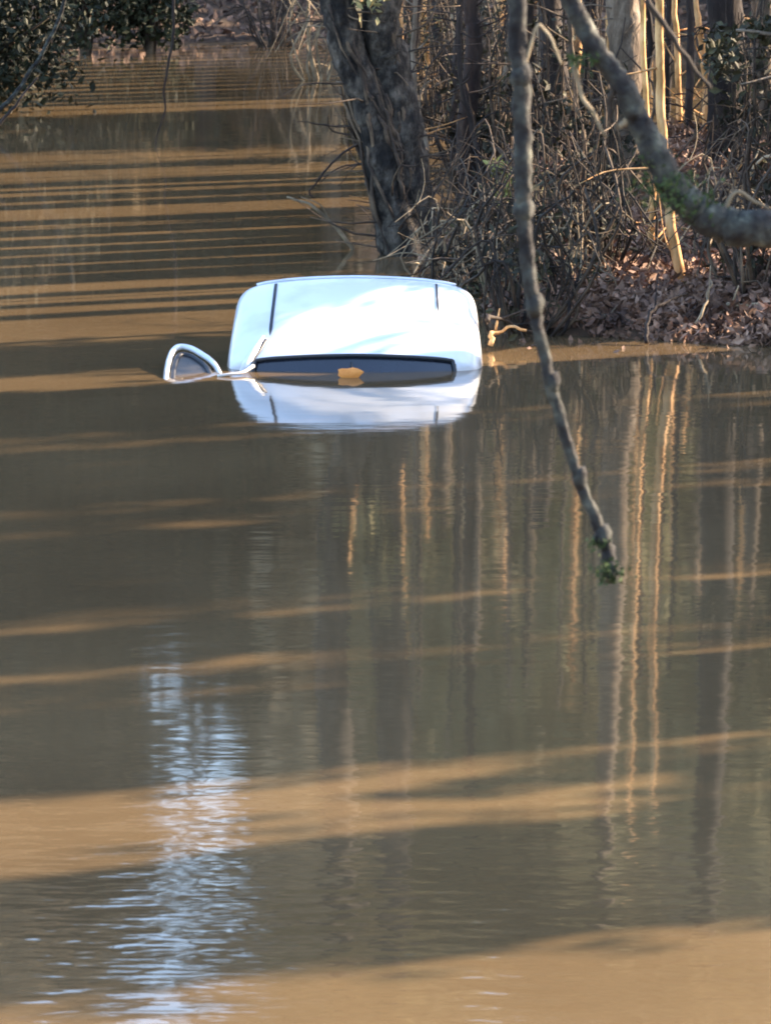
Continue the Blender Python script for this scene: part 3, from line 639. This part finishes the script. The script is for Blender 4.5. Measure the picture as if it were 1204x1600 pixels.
make_t = make_thicket('shrub', 18, 1.2, .4, 'twig_pale', 'pale bare shrub in the water just left of the leaning tree stem', None, 0, droop=.4); p = gp(500, 112, .1); make_t.location = (p.x, p.y, -.1)

# --- the foreground tree: trunk right of the picture, a thick mossy limb and a long hanging branch
def fore_tree():
    t = empty('tree', (2.6, 12.6, 0)); b = np.array([2.6, 12.6, 0]); tag(t, 'near tree reaching in from the right with a mossy limb and a long hanging branch', 'tree')
    def q(px, py, Y): return np.array(at(px, py, Y)) - b
    mb = MB(); mb.tube(smooth_path([(.1, 0, -.8), (0, 0, 1), (-.02, 0, 3), (.08, .05, 6), (0, 0, 9)], 30, .01), [.24, .19, .17, .14, .09], 14, rough=.05); mb.build('trunk', M['bark_lichen'], t)
    L = smooth_path([q(1700, 330, 12.5), q(1400, 370, 12.3), q(1204, 362, 12), q(1130, 350, 12), q(1085, 325, 12), (q(1048, 283, 12)), q(1005, 205, 12), q(972, 135, 12), q(930, 75, 12), q(895, 10, 12), q(868, -70, 12), q(850, -200, 12)], 110, .0035)
    lm = MB(); lm.tube(L, [.07, .06, .052, .05, .046, .042, .036, .030, .028, .027, .026, .025], 12, rough=.09); lm.build('limb', M['bark_lichen'], t)
    Bp = smooth_path([q(1600, -900, 12.6), q(1150, -700, 12), q(860, -420, 11.6), q(806, -120, 11.4), q(808, 30, 11.4), q(816, 200, 11.4), q(818, 350, 11.4), q(832, 470, 11.4), q(858, 590, 11.4), q(892, 710, 11.4), q(925, 800, 11.4), q(948, 855, 11.4), q(954, 900, 11.4)], 140, .0022)
    bm = MB(); bm.tube(Bp, [.06, .05, .034, .026, .024, .023, .021, .018, .0155, .015, .0155, .018, .017], 12, rough=.10)
    for px_, py_, r_ in [(812, 120, .030), (817, 330, .028), (834, 478, .026), (862, 600, .021), (905, 748, .020), (940, 838, .023), (953, 893, .024)]:
        c_ = q(px_, py_, 11.4); bm.tube([c_ + [0, 0, .03], c_ + [.003, 0, .012], c_ + [0, -.003, -.008], c_ + [.002, 0, -.028]], [r_ * .75, r_, r_ * .96, r_ * .6], 9, rough=.08)
    bm.build('branch', M['bark_lichen'], t)
    ms = MB()
    for c, r_, n_ in [(q(1042, 292, 11.97), .035, 420), (q(1075, 322, 11.97), .028, 200), (q(1110, 330, 11.99), .02, 90), (q(948, 895, 11.37), .018, 200), (q(905, 95, 11.98), .02, 120), (q(936, 850, 11.38), .012, 60), (q(1020, 250, 11.98), .018, 80)]:
        leaves(ms, c + rng.normal(size=(n_, 3)) * r_ * [1.2, .8, .8], .012, 1.3)
    ms.build('moss', M['moss'], t, smooth=False)
    tw = MB()
    for pts, r_ in [([(903, 95, 12), (898, 112, 12), (910, 150, 12), (930, 185, 12), (946, 215, 12)], .008), ([(1010, 0, 12.3), (1045, 50, 12.3), (1075, 95, 12.3), (1110, 140, 12.3)], .010), ([(960, 130, 12), (952, 160, 12), (955, 190, 12)], .01), ([(815, 120, 11.4), (838, 40, 11.4), (860, 60, 11.4), (876, 100, 11.4)], .005), ([(985, 165, 12), (975, 190, 12), (968, 198, 12)], .012), ([(1120, 350, 12), (1150, 300, 12), (1200, 330, 12)], .008)]:
        tw = MB(); tw.tube(smooth_path([q(*p) for p in pts], 20, .002), [r_, r_ * .55], 7, rough=.06); tw.build('twig', M['twig'] if r_ == .010 else M['twig_pale'], t)
fore_tree()
# small sprig of yellow green leaves beside the hanging branch
mb = MB()
for px, py in [(785, 265), (792, 290), (778, 300)]:
    c = np.array(at(px, py, 38.5)); leaves(mb, c + rng.normal(size=(12, 3)) * [.05, .04, .06], .11, 1.6)
mb.tube(smooth_path([at(800, 340, 38.5), at(790, 290, 38.5), at(780, 255, 38.5)], 8), .008, 5)
tag(mb.build('sprig', M['leaf_yellow'], smooth=False), 'yellow-green leafy sprig left of the hanging branch', 'plant')
